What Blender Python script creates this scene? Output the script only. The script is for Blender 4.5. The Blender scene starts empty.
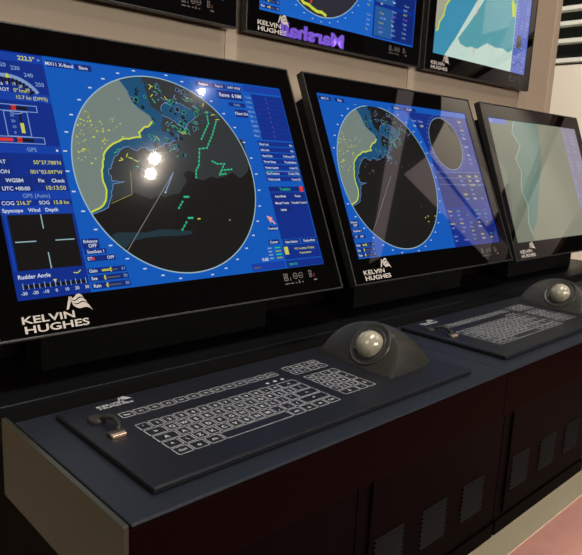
import bpy, bmesh, math, random
from mathutils import Vector, Matrix
random.seed(7)
SC = bpy.context.scene
COL = SC.collection
PI = math.pi

# ------------------------------------------------------------------ materials
def lin(c):
    out = []
    for v in c:
        v /= 255.0
        out.append(v / 12.92 if v <= 0.04045 else ((v + 0.055) / 1.055) ** 2.4)
    return out

MATS = {}
def mat(name, rgb, rough=0.5, metal=0.0, spec=0.5, bump=0.0, bscale=300.0, vary=0.0, vscale=(30, 30, 30), coat=0.0):
    if name in MATS:
        return MATS[name]
    m = bpy.data.materials.new(name); m.use_nodes = True
    nt = m.node_tree; b = nt.nodes['Principled BSDF']
    col = lin(rgb) + [1]
    b.inputs['Base Color'].default_value = col
    b.inputs['Roughness'].default_value = rough
    b.inputs['Metallic'].default_value = metal
    b.inputs['Specular IOR Level'].default_value = spec
    b.inputs['Coat Weight'].default_value = coat
    b.inputs['Coat Roughness'].default_value = 0.05
    if bump or vary:
        tc = nt.nodes.new('ShaderNodeTexCoord')
        mp = nt.nodes.new('ShaderNodeMapping')
        nt.links.new(tc.outputs['Object'], mp.inputs['Vector'])
    if bump:
        n = nt.nodes.new('ShaderNodeTexNoise'); n.inputs['Scale'].default_value = bscale
        n.inputs['Detail'].default_value = 3
        bp = nt.nodes.new('ShaderNodeBump'); bp.inputs['Strength'].default_value = bump
        bp.inputs['Distance'].default_value = 0.001
        nt.links.new(tc.outputs['Object'], n.inputs['Vector'])
        nt.links.new(n.outputs['Fac'], bp.inputs['Height'])
        nt.links.new(bp.outputs['Normal'], b.inputs['Normal'])
    if vary:
        mp.inputs['Scale'].default_value = vscale
        n2 = nt.nodes.new('ShaderNodeTexNoise'); n2.inputs['Scale'].default_value = 1.0
        n2.inputs['Detail'].default_value = 5
        r = nt.nodes.new('ShaderNodeMapRange')
        r.inputs['To Min'].default_value = 1 - vary; r.inputs['To Max'].default_value = 1 + vary
        mx = nt.nodes.new('ShaderNodeMix'); mx.data_type = 'RGBA'; mx.blend_type = 'MULTIPLY'
        mx.inputs['Factor'].default_value = 1
        mx.inputs[6].default_value = col
        nt.links.new(mp.outputs['Vector'], n2.inputs['Vector'])
        nt.links.new(n2.outputs['Fac'], r.inputs['Value'])
        nt.links.new(r.outputs['Result'], mx.inputs[7])
        nt.links.new(mx.outputs[2], b.inputs['Base Color'])
    MATS[name] = m
    return m

def glow(name, rgb, strength=1.0):
    """a lit patch of a display behind its cover glass: emits its own colour, glossy on top"""
    if name in MATS:
        return MATS[name]
    m = bpy.data.materials.new(name); m.use_nodes = True
    b = m.node_tree.nodes['Principled BSDF']
    b.inputs['Base Color'].default_value = (0.006, 0.006, 0.006, 1)
    b.inputs['Roughness'].default_value = 0.02
    b.inputs['IOR'].default_value = 1.75
    b.inputs['Coat Weight'].default_value = 0.13
    b.inputs['Coat Roughness'].default_value = 0.11
    b.inputs['Emission Color'].default_value = lin(rgb) + [1]
    b.inputs['Emission Strength'].default_value = strength
    MATS[name] = m
    return m

def lamp_mat(name, rgb, strength):
    m = bpy.data.materials.new(name); m.use_nodes = True
    b = m.node_tree.nodes['Principled BSDF']
    b.inputs['Base Color'].default_value = (0.8, 0.8, 0.8, 1)
    b.inputs['Emission Color'].default_value = lin(rgb) + [1]
    b.inputs['Emission Strength'].default_value = strength
    MATS[name] = m
    return m

# ------------------------------------------------------------------ mesh helpers
def finish(name, bm, mats, parent=None, smooth=None, bevel=0.0, segs=2):
    if not isinstance(mats, (list, tuple)):
        mats = [mats]
    bmesh.ops.recalc_face_normals(bm, faces=bm.faces)
    if bevel:
        es = [e for e in bm.edges if len(e.link_faces) == 2 and e.calc_face_angle(0) > 0.6]
        bmesh.ops.bevel(bm, geom=es, offset=bevel, segments=segs, profile=0.5, affect='EDGES', clamp_overlap=True)
    me = bpy.data.meshes.new(name)
    bm.to_mesh(me); bm.free()
    for m in mats:
        me.materials.append(m)
    if smooth is not None:
        for p in me.polygons:
            p.use_smooth = True
        me.set_sharp_from_angle(angle=smooth)
    o = bpy.data.objects.new(name, me)
    COL.objects.link(o)
    if parent:
        o.parent = parent
    return o

def box(bm, x0, x1, y0, y1, z0, z1, mi=0):
    v = [bm.verts.new(p) for p in ((x0, y0, z0), (x1, y0, z0), (x1, y1, z0), (x0, y1, z0),
                                   (x0, y0, z1), (x1, y0, z1), (x1, y1, z1), (x0, y1, z1))]
    for f in ((0, 3, 2, 1), (4, 5, 6, 7), (0, 1, 5, 4), (1, 2, 6, 5), (2, 3, 7, 6), (3, 0, 4, 7)):
        bm.faces.new([v[i] for i in f]).material_index = mi

def B(*boxes):
    bm = bmesh.new()
    for b in boxes:
        box(bm, *b)
    return bm

def cyl(bm, p0, p1, r0, r1=None, n=24, caps=True, mi=0):
    p0 = Vector(p0); p1 = Vector(p1); r1 = r0 if r1 is None else r1
    ax = (p1 - p0).normalized()
    a = ax.orthogonal().normalized(); b = ax.cross(a)
    A = [bm.verts.new(p0 + r0 * (math.cos(t) * a + math.sin(t) * b)) for t in [2 * PI * i / n for i in range(n)]]
    C = [bm.verts.new(p1 + r1 * (math.cos(t) * a + math.sin(t) * b)) for t in [2 * PI * i / n for i in range(n)]]
    for i in range(n):
        bm.faces.new((A[i], A[(i + 1) % n], C[(i + 1) % n], C[i])).material_index = mi
    if caps:
        bm.faces.new(A[::-1]).material_index = mi; bm.faces.new(C).material_index = mi

def tube(bm, pts, r, n=10):
    pts = [Vector(p) for p in pts]
    rings = []
    for i, p in enumerate(pts):
        d = (pts[min(i + 1, len(pts) - 1)] - pts[max(i - 1, 0)]).normalized()
        a = d.cross(Vector((0.13, 0.2, 0.97))).normalized(); b = d.cross(a)
        rings.append([bm.verts.new(p + r * (math.cos(t) * a + math.sin(t) * b)) for t in [2 * PI * k / n for k in range(n)]])
    for A, C in zip(rings, rings[1:]):
        for k in range(n):
            bm.faces.new((A[k], A[(k + 1) % n], C[(k + 1) % n], C[k]))
    bm.faces.new(rings[0][::-1]); bm.faces.new(rings[-1])

def text_polys(body, bold=0.0):
    """triangles of a line of lettering at unit size, left end at 0, baseline at 0"""
    cu = bpy.data.curves.new('lettering', 'FONT'); cu.body = body; cu.size = 1.0
    cu.offset = bold; cu.resolution_u = 3
    ob = bpy.data.objects.new('lettering', cu); COL.objects.link(ob)
    dg = bpy.context.evaluated_depsgraph_get()
    me = ob.evaluated_get(dg).to_mesh()
    vs = [(v.co.x, v.co.y) for v in me.vertices]
    ps = [list(p.vertices) for p in me.polygons]
    ob.evaluated_get(dg).to_mesh_clear()
    bpy.data.objects.remove(ob); bpy.data.curves.remove(cu)
    return vs, ps
TXT = {}
def text(body, bold=0.0):
    k = (body, bold)
    if k not in TXT:
        TXT[k] = text_polys(body, bold)
    return TXT[k]
def text_width(body, bold=0.0):
    vs, _ = text(body, bold)
    return max(v[0] for v in vs) if vs else 0.0

class Sheet:
    """flat artwork on a face: coloured shapes in (u, v), stacked in thin layers towards the viewer (-y)"""
    def __init__(self, y0=0.0, step=0.00008):
        self.bm = bmesh.new(); self.mats = []; self.y0 = y0; self.step = step; self.layer = 0
    def mi(self, m):
        if m not in self.mats:
            self.mats.append(m)
        return self.mats.index(m)
    def up(self, n=1):
        self.layer += n
    def y(self):
        return self.y0 - self.layer * self.step
    def poly(self, pts, m):
        k = self.mi(m); y = self.y()
        vs = [self.bm.verts.new((p[0], y, p[1])) for p in pts]
        if len(vs) < 3: return
        es = [self.bm.edges.new((vs[i], vs[(i + 1) % len(vs)])) for i in range(len(vs))]
        if len(vs) <= 4:
            fs = [self.bm.faces.new(vs)]
            for e in es: pass
        else:
            r = bmesh.ops.triangle_fill(self.bm, edges=es, use_beauty=True)
            fs = [g for g in r['geom'] if isinstance(g, bmesh.types.BMFace)]
        for f in fs: f.material_index = k
    def rect(self, u0, v0, u1, v1, m):
        self.poly([(u0, v0), (u1, v0), (u1, v1), (u0, v1)], m)
    def frame(self, u0, v0, u1, v1, w, m):
        for r in ((u0, v0, u1, v0 + w), (u0, v1 - w, u1, v1), (u0, v0 + w, u0 + w, v1 - w), (u1 - w, v0 + w, u1, v1 - w)):
            self.rect(*r, m)
    def line(self, pts, w, m):
        for a, b in zip(pts, pts[1:]):
            d = Vector((b[0] - a[0], b[1] - a[1]))
            if d.length < 1e-6: continue
            n = Vector((-d.y, d.x)).normalized() * w / 2; e = d.normalized() * w * 0.3
            self.poly([(a[0] - n.x - e.x, a[1] - n.y - e.y), (b[0] - n.x + e.x, b[1] - n.y + e.y),
                       (b[0] + n.x + e.x, b[1] + n.y + e.y), (a[0] + n.x - e.x, a[1] + n.y - e.y)], m)
    def disc(self, c, r, m, n=72):
        self.poly([(c[0] + r * math.cos(2 * PI * i / n), c[1] + r * math.sin(2 * PI * i / n)) for i in range(n)], m)
    def ring(self, c, r0, r1, m, n=72, a0=0.0, a1=2 * PI):
        for i in range(n):
            a = a0 + (a1 - a0) * i / n; b = a0 + (a1 - a0) * (i + 1) / n
            self.poly([(c[0] + r0 * math.cos(a), c[1] + r0 * math.sin(a)), (c[0] + r1 * math.cos(a), c[1] + r1 * math.sin(a)),
                       (c[0] + r1 * math.cos(b), c[1] + r1 * math.sin(b)), (c[0] + r0 * math.cos(b), c[1] + r0 * math.sin(b))], m)
    def text(self, body, u, v, h, m, sx=1.0, bold=0.01, anchor='l', width=None):
        vs, ps = text(body, bold)
        k = self.mi(m); y = self.y(); s = h / 0.72
        if width: sx = width / (text_width(body, bold) * s)
        off = {'l': 0, 'c': 0.5, 'r': 1}[anchor] * text_width(body, bold) * s * sx
        nv = [self.bm.verts.new((u + x * s * sx - off, y, v + q * s)) for x, q in vs]
        for p in ps:
            try: self.bm.faces.new([nv[i] for i in p]).material_index = k
            except ValueError: pass
    def build(self, name, parent=None):
        bm = self.bm
        bmesh.ops.delete(bm, geom=[e for e in bm.edges if not e.link_faces], context='EDGES')
        for f in bm.faces:
            f.normal_update()
            if f.normal.y > 0: f.normal_flip()
        me = bpy.data.meshes.new(name); bm.to_mesh(me); bm.free()
        for m in self.mats: me.materials.append(m)
        o = bpy.data.objects.new(name, me); COL.objects.link(o)
        if parent: o.parent = parent
        return o

def inside(poly, p):
    c = False; n = len(poly)
    for i in range(n):
        a = poly[i]; b = poly[i - 1]
        if (a[1] > p[1]) != (b[1] > p[1]) and p[0] < (b[0] - a[0]) * (p[1] - a[1]) / (b[1] - a[1]) + a[0]:
            c = not c
    return c

# ------------------------------------------------------------------ object helpers
def thing(name, label, cat, loc=(0, 0, 0), rot=(0, 0, 0), group=None):
    o = bpy.data.objects.new(name, None); COL.objects.link(o)
    o.empty_display_size = 0.05
    o.location = loc; o.rotation_euler = rot
    return tag(o, label, cat, group)
def tag(o, label, cat, group=None):
    o['label'] = label; o['category'] = cat
    if group: o['group'] = group
    return o
def struct(name, bm, m, **kw):
    o = finish(name, bm, m, **kw); o['kind'] = 'structure'
    return o
def copy_tree(o, parent=None):
    c = o.copy(); COL.objects.link(c)
    if parent: c.parent = parent
    for ch in list(o.children):
        copy_tree(ch, c)
    return c
# ------------------------------------------------------------------ palette of solid materials
M_desk = mat('desk_powder_coat', (29, 34, 43), rough=0.46, spec=0.25, bump=0.15, bscale=900, vary=0.08, vscale=(25, 25, 25))
M_side = mat('console_side_coat', (44, 46, 36), rough=0.38, spec=0.5, bump=0.1, bscale=900, vary=0.05)
M_dark = mat('black_console_paint', (11, 8, 8), rough=0.30, spec=0.04)
M_apron = mat('apron_carpet_tint', (17, 5, 5), rough=0.5, spec=0.012)  # red in the base colour stands for the carpet mirrored in black
M_ledge = mat('ledge_paint', (13, 13, 17), rough=0.4, spec=0.2)
M_cab = mat('cabinet_paint', (13, 8, 8), rough=0.45, spec=0.012)
M_vent = mat('vent_louvre', (24, 22, 21), rough=0.5, spec=0.15)
M_gap = mat('matte_black', (5, 5, 5), rough=0.8, spec=0.1)
M_bezel = mat('black_bezel_glass', (7, 6, 6), rough=0.012, spec=0.5)
M_edge = mat('bezel_edge', (28, 29, 27), rough=0.4)
M_house = mat('display_housing', (7, 7, 7), rough=0.5, spec=0.15)
M_screw = mat('screw_steel', (190, 190, 190), rough=0.25, metal=1)
M_panel = mat('keyboard_panel', (23, 25, 30), rough=0.42, spec=0.24, bump=0.1, bscale=1200)
M_print = mat('printed_legend', (184, 187, 192), rough=0.5)
M_logo = mat('printed_logo', (180, 172, 166), rough=0.5)
M_icon = mat('printed_icon', (92, 87, 84), rough=0.5)
M_pod = mat('trackball_pod', (38, 38, 34), rough=0.38, spec=0.5, bump=0.08, bscale=1500)
M_ball = mat('trackball_pearl', (150, 144, 126), rough=0.25, spec=0.6, coat=0.9, vary=0.75, vscale=(70, 70, 70))
M_cap = mat('rubber_cap', (30, 29, 28), rough=0.6)
M_brass = mat('connector_metal', (220, 190, 165), rough=0.3, metal=0.8)
M_wall = mat('beige_wall_laminate', (157, 140, 121), rough=0.55, vary=0.05, vscale=(3, 40, 60))
M_wallstrip = mat('beige_wall_joint', (168, 151, 132), rough=0.5)
M_cream = mat('cream_panel', (236, 226, 208), rough=0.6)
M_white = mat('white_shelf', (228, 230, 218), rough=0.5)
M_shelfback = mat('dark_shelf_back', (26, 30, 28), rough=0.4)
M_floor = mat('beige_floor_border', (206, 194, 166), rough=0.6, vary=0.06, vscale=(8, 8, 8))
M_carpet = mat('pink_carpet', (228, 168, 156), rough=0.95, spec=0.1, bump=0.6, bscale=500, vary=0.12, vscale=(14, 14, 14))
M_ceil = mat('hall_ceiling', (38, 38, 40), rough=0.9)

# ------------------------------------------------------------------ display colours
G = {}
for k, c in dict(bg=(0, 84, 180), bg2=(14, 94, 190), panel=(0, 40, 132), panel2=(0, 32, 112), head=(6, 58, 160), btn=(6, 36, 116),
                 white=(196, 206, 222), pale=(120, 148, 196), yellow=(196, 198, 72), dim=(150, 150, 60), black=(10, 9, 10), red=(215, 55, 45),
                 green=(40, 180, 130), teal=(18, 74, 112), teal2=(34, 96, 130), tealband=(26, 48, 58), land=(112, 126, 120), coast=(196, 208, 62),
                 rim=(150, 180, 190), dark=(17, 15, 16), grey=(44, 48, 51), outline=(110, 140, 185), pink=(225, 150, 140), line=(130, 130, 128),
                 purple=(120, 80, 190), chartblue=(84, 154, 164), chartdeep=(60, 140, 172), chartpale=(190, 212, 200), chartland=(160, 160, 140),
                 menu=(88, 106, 186), menutext=(165, 178, 225), m3a=(106, 114, 98), m3b=(100, 126, 116), m3c=(134, 134, 116), lilac=(140, 134, 150),
                 brown=(80, 76, 60), seablue=(30, 86, 150), slate=(40, 40, 50), olive=(84, 84, 66)).items():
    G[k] = glow('screen_' + k, c)

# outlines of the chart, and of a painted reflection, on the radar picture, in metres on the display face
coast=[(0.2952,0.3153),(0.2863,0.307),(0.2737,0.3015),(0.2638,0.2936),(0.2649,0.2858),(0.2486,0.2834),(0.2325,0.281),(0.2155,0.2728),(0.2031,0.2636),(0.1947,0.2532),(0.1903,0.2388),(0.1866,0.2289),(0.1848,0.2119),(0.1872,0.1979),(0.1822,0.1812),(0.1747,0.173),(0.157,0.165)]
landtop=[(0.2496,0.3814),(0.2599,0.3647),(0.2635,0.3467),(0.2738,0.3354),(0.2906,0.3245),(0.2952,0.3153)]
sea_a=[(0.2496,0.3814),(0.2902,0.3913),(0.2916,0.3818),(0.2949,0.3647),(0.2952,0.3508),(0.2982,0.3407),(0.3079,0.3346),(0.3159,0.3212),(0.3038,0.303),(0.2952,0.3153),(0.2906,0.3245),(0.2738,0.3354),(0.2635,0.3467),(0.2599,0.3647)]
sea_b=[(0.3181,0.3452),(0.3391,0.3555),(0.362,0.3483),(0.3822,0.3399),(0.3811,0.3281),(0.3615,0.3157),(0.3575,0.3083),(0.3621,0.2951),(0.3478,0.3094),(0.3302,0.3206),(0.3116,0.3297)]
sea_c=[(0.2952,0.3153),(0.3069,0.3153),(0.3082,0.2981),(0.3382,0.2981),(0.3345,0.2838),(0.3125,0.2775),(0.296,0.2716),(0.2758,0.2639),(0.2608,0.2683),(0.2507,0.2629),(0.2407,0.2691),(0.2218,0.2601),(0.2099,0.248),(0.2024,0.2339),(0.1974,0.229),(0.1985,0.2148),(0.2022,0.212),(0.2199,0.2118),(0.1998,0.2078),(0.1942,0.1897),(0.1845,0.1713),(0.1568,0.1614),(0.157,0.165),(0.1747,0.173),(0.1822,0.1812),(0.1872,0.1979),(0.1848,0.2119),(0.1866,0.2289),(0.1903,0.2388),(0.1947,0.2532),(0.2031,0.2636),(0.2155,0.2728),(0.2325,0.281),(0.2486,0.2834),(0.2649,0.2858),(0.2638,0.2936),(0.2737,0.3015),(0.2863,0.307)]
outl=[(0.3382,0.2981),(0.3345,0.2838),(0.3125,0.2775),(0.296,0.2716),(0.2758,0.2639),(0.2608,0.2683),(0.2507,0.2629),(0.2407,0.2691),(0.2218,0.2601),(0.2099,0.248),(0.2024,0.2339),(0.1974,0.229),(0.1985,0.2148),(0.2022,0.212),(0.2199,0.2118),(0.1998,0.2078),(0.1942,0.1897),(0.1845,0.1713),(0.1568,0.1614)]
outl_b=[(0.3181,0.3452),(0.3391,0.3555),(0.362,0.3483),(0.3822,0.3399),(0.3811,0.3281),(0.3615,0.3157),(0.3575,0.3083),(0.3621,0.2951),(0.3478,0.3094),(0.3302,0.3206),(0.3116,0.3297),(0.3181,0.3452)]
haze_edge=[(0.2001,0.1834),(0.2193,0.1879),(0.2326,0.1941),(0.2466,0.1875),(0.2594,0.1825),(0.2753,0.1888),(0.2854,0.1854),(0.2978,0.1902),(0.3133,0.1918),(0.3241,0.2037),(0.3341,0.2123),(0.3295,0.2244),(0.3392,0.2315),(0.3522,0.2282),(0.3514,0.2176),(0.3667,0.2142),(0.3852,0.2215),(0.3969,0.218),(0.4151,0.2218),(0.4327,0.2294),(0.4474,0.2184),(0.4668,0.2299),(0.4784,0.2529),(0.4748,0.2719),(0.4758,0.2911),(0.4676,0.2945)]  # ragged lower edge of the painted room reflection
tealband=[(0.1796,0.1285),(0.1901,0.1325),(0.2128,0.1313),(0.2396,0.1299),(0.2616,0.1336),(0.2794,0.1327),(0.3215,0.1281),(0.3202,0.1231),(0.2949,0.1212),(0.2588,0.1225),(0.2341,0.1215),(0.2095,0.1175),(0.2012,0.1103),(0.1934,0.1047),(0.1832,0.1161)]
trk1=[(0.4063,0.3319),(0.4059,0.3189),(0.3829,0.2889)]
trk2=[(0.4232,0.323),(0.4088,0.2987),(0.39,0.2729),(0.3738,0.2706),(0.3647,0.2413),(0.3566,0.2318),(0.3533,0.2194)]
trk3=[(0.3949,0.2487),(0.4037,0.2444),(0.4195,0.2448),(0.4096,0.2327),(0.4321,0.2349)]
trk4=[(0.4096,0.2327),(0.4039,0.2248),(0.4165,0.2266)]
trk5=[(0.3153,0.1775),(0.3059,0.1671)]
trk6=[(0.3138,0.1428),(0.3031,0.1311)]
head=[(0.31,0.2267),(0.1991,0.1028)]
head2=[(0.2875,0.1937),(0.31,0.2267)]
guard=[(0.2338,0.228),(0.2276,0.191),(0.1906,0.1773)]
labels=[(0.3252,0.1857),(0.3234,0.1498),(0.3397,0.1477),(0.4018,0.1432),(0.3654,0.2319)]
clus=[(0.2896,0.3886),(0.3037,0.378),(0.3088,0.361),(0.3284,0.363),(0.336,0.3549),(0.3577,0.3624),(0.3755,0.3532),(0.404,0.3429),(0.4167,0.3346),(0.3267,0.3186),(0.3393,0.3071),(0.345,0.2986),(0.2986,0.282),(0.3229,0.2658),(0.2212,0.2536),(0.2438,0.2413)]
yel=[(0.1706,0.31),(0.174,0.3111),(0.1845,0.3015),(0.1919,0.2988),(0.1934,0.2909),(0.1988,0.3009),(0.2047,0.2908),(0.2121,0.3018),(0.2105,0.2871),(0.2255,0.2946),(0.17,0.2926),(0.1663,0.2752),(0.1621,0.2625),(0.165,0.2471),(0.1651,0.2548),(0.1853,0.254),(0.2039,0.2723),(0.1495,0.2604)]
lab_enh=[(0.1323,0.1224),(0.1628,0.1234),(0.1331,0.1121),(0.1318,0.1063),(0.1764,0.1075),(0.1341,0.0959),(0.1819,0.0965),(0.1315,0.0772),(0.1513,0.0783),(0.1541,0.0772),(0.2033,0.0771),(0.1337,0.0669),(0.2037,0.0649),(0.1356,0.0551),(0.2028,0.0543)]

RC = (0.31, 0.2267); RR = 0.167      # centre and radius of the radar picture on the first display

def radar(S, dx, tracks=True, seed=3, clip=None):
    """the round radar picture; dx shifts it along the screen"""
    rnd = random.Random(seed)
    sh = lambda P: [(p[0] + dx, p[1]) for p in P]
    c = (RC[0] + dx, RC[1])
    S.up(); S.disc(c, RR, G['dark'])
    def jag(P, amp, n=3):
        out = []
        for a, b in zip(P, P[1:]):
            for i in range(n):
                t = i / n
                out.append((a[0] + (b[0] - a[0]) * t + (rnd.uniform(-amp, amp) if i else 0), a[1] + (b[1] - a[1]) * t + (rnd.uniform(-amp, amp) if i else 0)))
        return out + [P[-1]]
    coast_j = jag(coast, 0.0009); outl_j = jag(outl, 0.0022)
    outl_bj = jag(outl_b, 0.0022)
    # room reflection painted as a dull patch across the upper half
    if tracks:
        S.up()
        a0 = math.atan2(haze_edge[-1][1] - RC[1], haze_edge[-1][0] - RC[0]); a1 = math.atan2(haze_edge[0][1] - RC[1], haze_edge[0][0] - RC[0])
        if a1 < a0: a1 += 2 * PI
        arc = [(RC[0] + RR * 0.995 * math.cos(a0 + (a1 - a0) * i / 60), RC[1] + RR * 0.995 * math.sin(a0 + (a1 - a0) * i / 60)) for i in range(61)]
        S.poly(sh(arc + haze_edge), G['grey'])
        S.up(); S.poly(sh(tealband), G['tealband'])
    S.up()
    S.poly(sh(sea_a), G['teal']); S.poly(sh(sea_b), G['teal'])
    S.up(); S.poly(sh(sea_c), G['teal'])
    # land bounded by the coast and the rim
    S.up()
    a0 = math.atan2(landtop[0][1] - RC[1], landtop[0][0] - RC[0]); a1 = math.atan2(coast[-1][1] - RC[1], coast[-1][0] - RC[0])
    if a1 < a0: a1 += 2 * PI
    arc = [(RC[0] + RR * 0.995 * math.cos(a0 + (a1 - a0) * i / 40), RC[1] + RR * 0.995 * math.sin(a0 + (a1 - a0) * i / 40)) for i in range(41)]
    land = landtop[1:] + coast[1:-1] + arc[::-1]
    S.poly(sh(land), G['land'])
    S.up()
    S.line(sh(landtop), 0.0018, G['teal2'])
    S.line(sh(coast_j), 0.0027, G['coast'])
    S.line(sh(outl_j), 0.0009, G['outline']); S.line(sh(outl_bj), 0.0009, G['outline'])
    # soundings and echoes over the land
    for p in yel:
        for k in range(5):
            q = (p[0] + dx + rnd.uniform(-0.012, 0.012), p[1] + rnd.uniform(-0.012, 0.012))
            w = rnd.uniform(0.0012, 0.0028)
            if inside(sh(land), q): S.rect(q[0], q[1], q[0] + w, q[1] + w * 0.9, G['coast'] if k < 3 else G['dim'])
    for k in range(12):
        a = rnd.uniform(1.8, 3.4); r = rnd.uniform(0.3, 0.9) * RR
        q = (c[0] + r * math.cos(a), c[1] + r * math.sin(a))
        if inside(sh(land), q): S.ring(q, 0.0012, 0.002, G['pale'], n=10)
    # islands and inlets on the northern shore
    for k in range(85):
        a = rnd.uniform(0.75, 2.0); r = rnd.uniform(0.25, 0.97) * RR
        q = (c[0] + r * math.cos(a), c[1] + r * math.sin(a))
        if inside(sh(land), q): continue
        n = rnd.randint(4, 7); s = rnd.uniform(0.002, 0.0075)
        pts = [(q[0] + s * rnd.uniform(.4, 1) * math.cos(2 * PI * i / n), q[1] + s * rnd.uniform(.4, 1) * math.sin(2 * PI * i / n)) for i in range(n)]
        S.poly(pts, G['dark'])
        S.layer += 1; S.line(pts + pts[:1], 0.0007, G[rnd.choice(['teal2', 'green', 'outline', 'teal'])]); S.layer -= 1
    S.up()
    for p in clus:
        for k in range(5):
            q = (p[0] + dx + rnd.uniform(-0.012, 0.012), p[1] + rnd.uniform(-0.010, 0.010))
            if inside(sh(land), q) or math.hypot(q[0] - c[0], q[1] - c[1]) > RR * 0.96: continue
            a = rnd.uniform(-0.9, 0.9) * 1.3; l = rnd.uniform(0.003, 0.009)
            col = rnd.choice(['green', 'green', 'outline', 'teal2', 'coast'] if tracks else ['outline', 'teal2', 'brown', 'olive'])
            S.line([q, (q[0] + l * math.cos(a), q[1] + l * math.sin(a))], 0.0013, G[col])
    if tracks:
        for t in (trk1, trk2, trk3, trk4, trk5, trk6):
            t = sh(t)
            S.line(t, 0.0012, G['green'])
            for a, b in zip(t, t[1:]):
                n = max(2, int(math.hypot(b[0] - a[0], b[1] - a[1]) / 0.007))
                for i in range(n + 1):
                    q = (a[0] + (b[0] - a[0]) * i / n, a[1] + (b[1] - a[1]) * i / n); w = 0.0016
                    S.rect(q[0] - w, q[1] - w, q[0] + w, q[1] + w, G['green'])
        S.line(sh(guard), 0.0008, G['dim'])
        for q in sh(labels)[:2]: S.rect(q[0] - 0.0055, q[1] - 0.0016, q[0] + 0.0055, q[1] + 0.0016, G['green'])
        q = sh(labels)[2]; S.rect(q[0] - .003, q[1] - .001, q[0] + .003, q[1] + .001, G['yellow'])
        q = sh(labels)[3]; S.disc(q, 0.0018, G['line'], n=10)
        S.line(sh(head2), 0.0020, G['outline'])
        q = sh(head2)[0]; S.disc(q, 0.0016, G['white'], n=10)
    else:
        for q in ((0.395, 0.155), (0.400, 0.128), (0.412, 0.131), (0.408, 0.118), (0.440, 0.130), (0.425, 0.205), (0.36, 0.25), (0.39, 0.255)):
            S.disc((q[0] + dx, q[1]), 0.0018, G['coast'] if q[1] < 0.14 else G['olive'], n=8)
    S.line(sh(head), 0.0010, G['line'])
    S.up()
    S.ring(c, RR - 0.0009, RR + 0.0009, G['rim'], n=120)
    for k in range(36):
        a = 2 * PI * k / 36
        q = (c[0] + (RR + 0.0095) * math.cos(a), c[1] + (RR + 0.0095) * math.sin(a))
        if 0.052 < q[1] < 0.401 and (not clip or clip(q)):
            S.rect(q[0] - 0.0028, q[1] - 0.0009, q[0] + 0.0028, q[1] + 0.0011, G['white'])

def button(S, u0, v0, u1, v1, body, m='white', b='btn', h=None):
    S.rect(u0, v0, u1, v1, G[b])
    h = h or (v1 - v0) * 0.55
    S.layer += 1; S.text(body, (u0 + u1) / 2, (v0 + v1) / 2 - h / 2, h, G[m], anchor='c', sx=0.95, bold=0.02); S.layer -= 1

def slider(S, u0, v, u1, name, val, num):
    S.rect(u0, v, u1, v + 0.0085, G['btn'])
    S.layer += 1
    S.text(name, u0 + 0.002, v + 0.0022, 0.0048, G['white'], bold=0.02)
    a = u0 + 0.021; b = u1 - 0.014
    S.rect(a, v + 0.0028, b, v + 0.0048, G['olive'])
    S.rect(a, v + 0.0025, a + (b - a) * val, v + 0.0055, G['yellow'])
    S.rect(a + (b - a) * val, v + 0.001, a + (b - a) * val + 0.002, v + 0.0078, G['yellow'])
    S.text(num, u1 - 0.002, v + 0.0022, 0.0046, G['pale'], anchor='r', bold=0.02)
    S.layer -= 1

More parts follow.
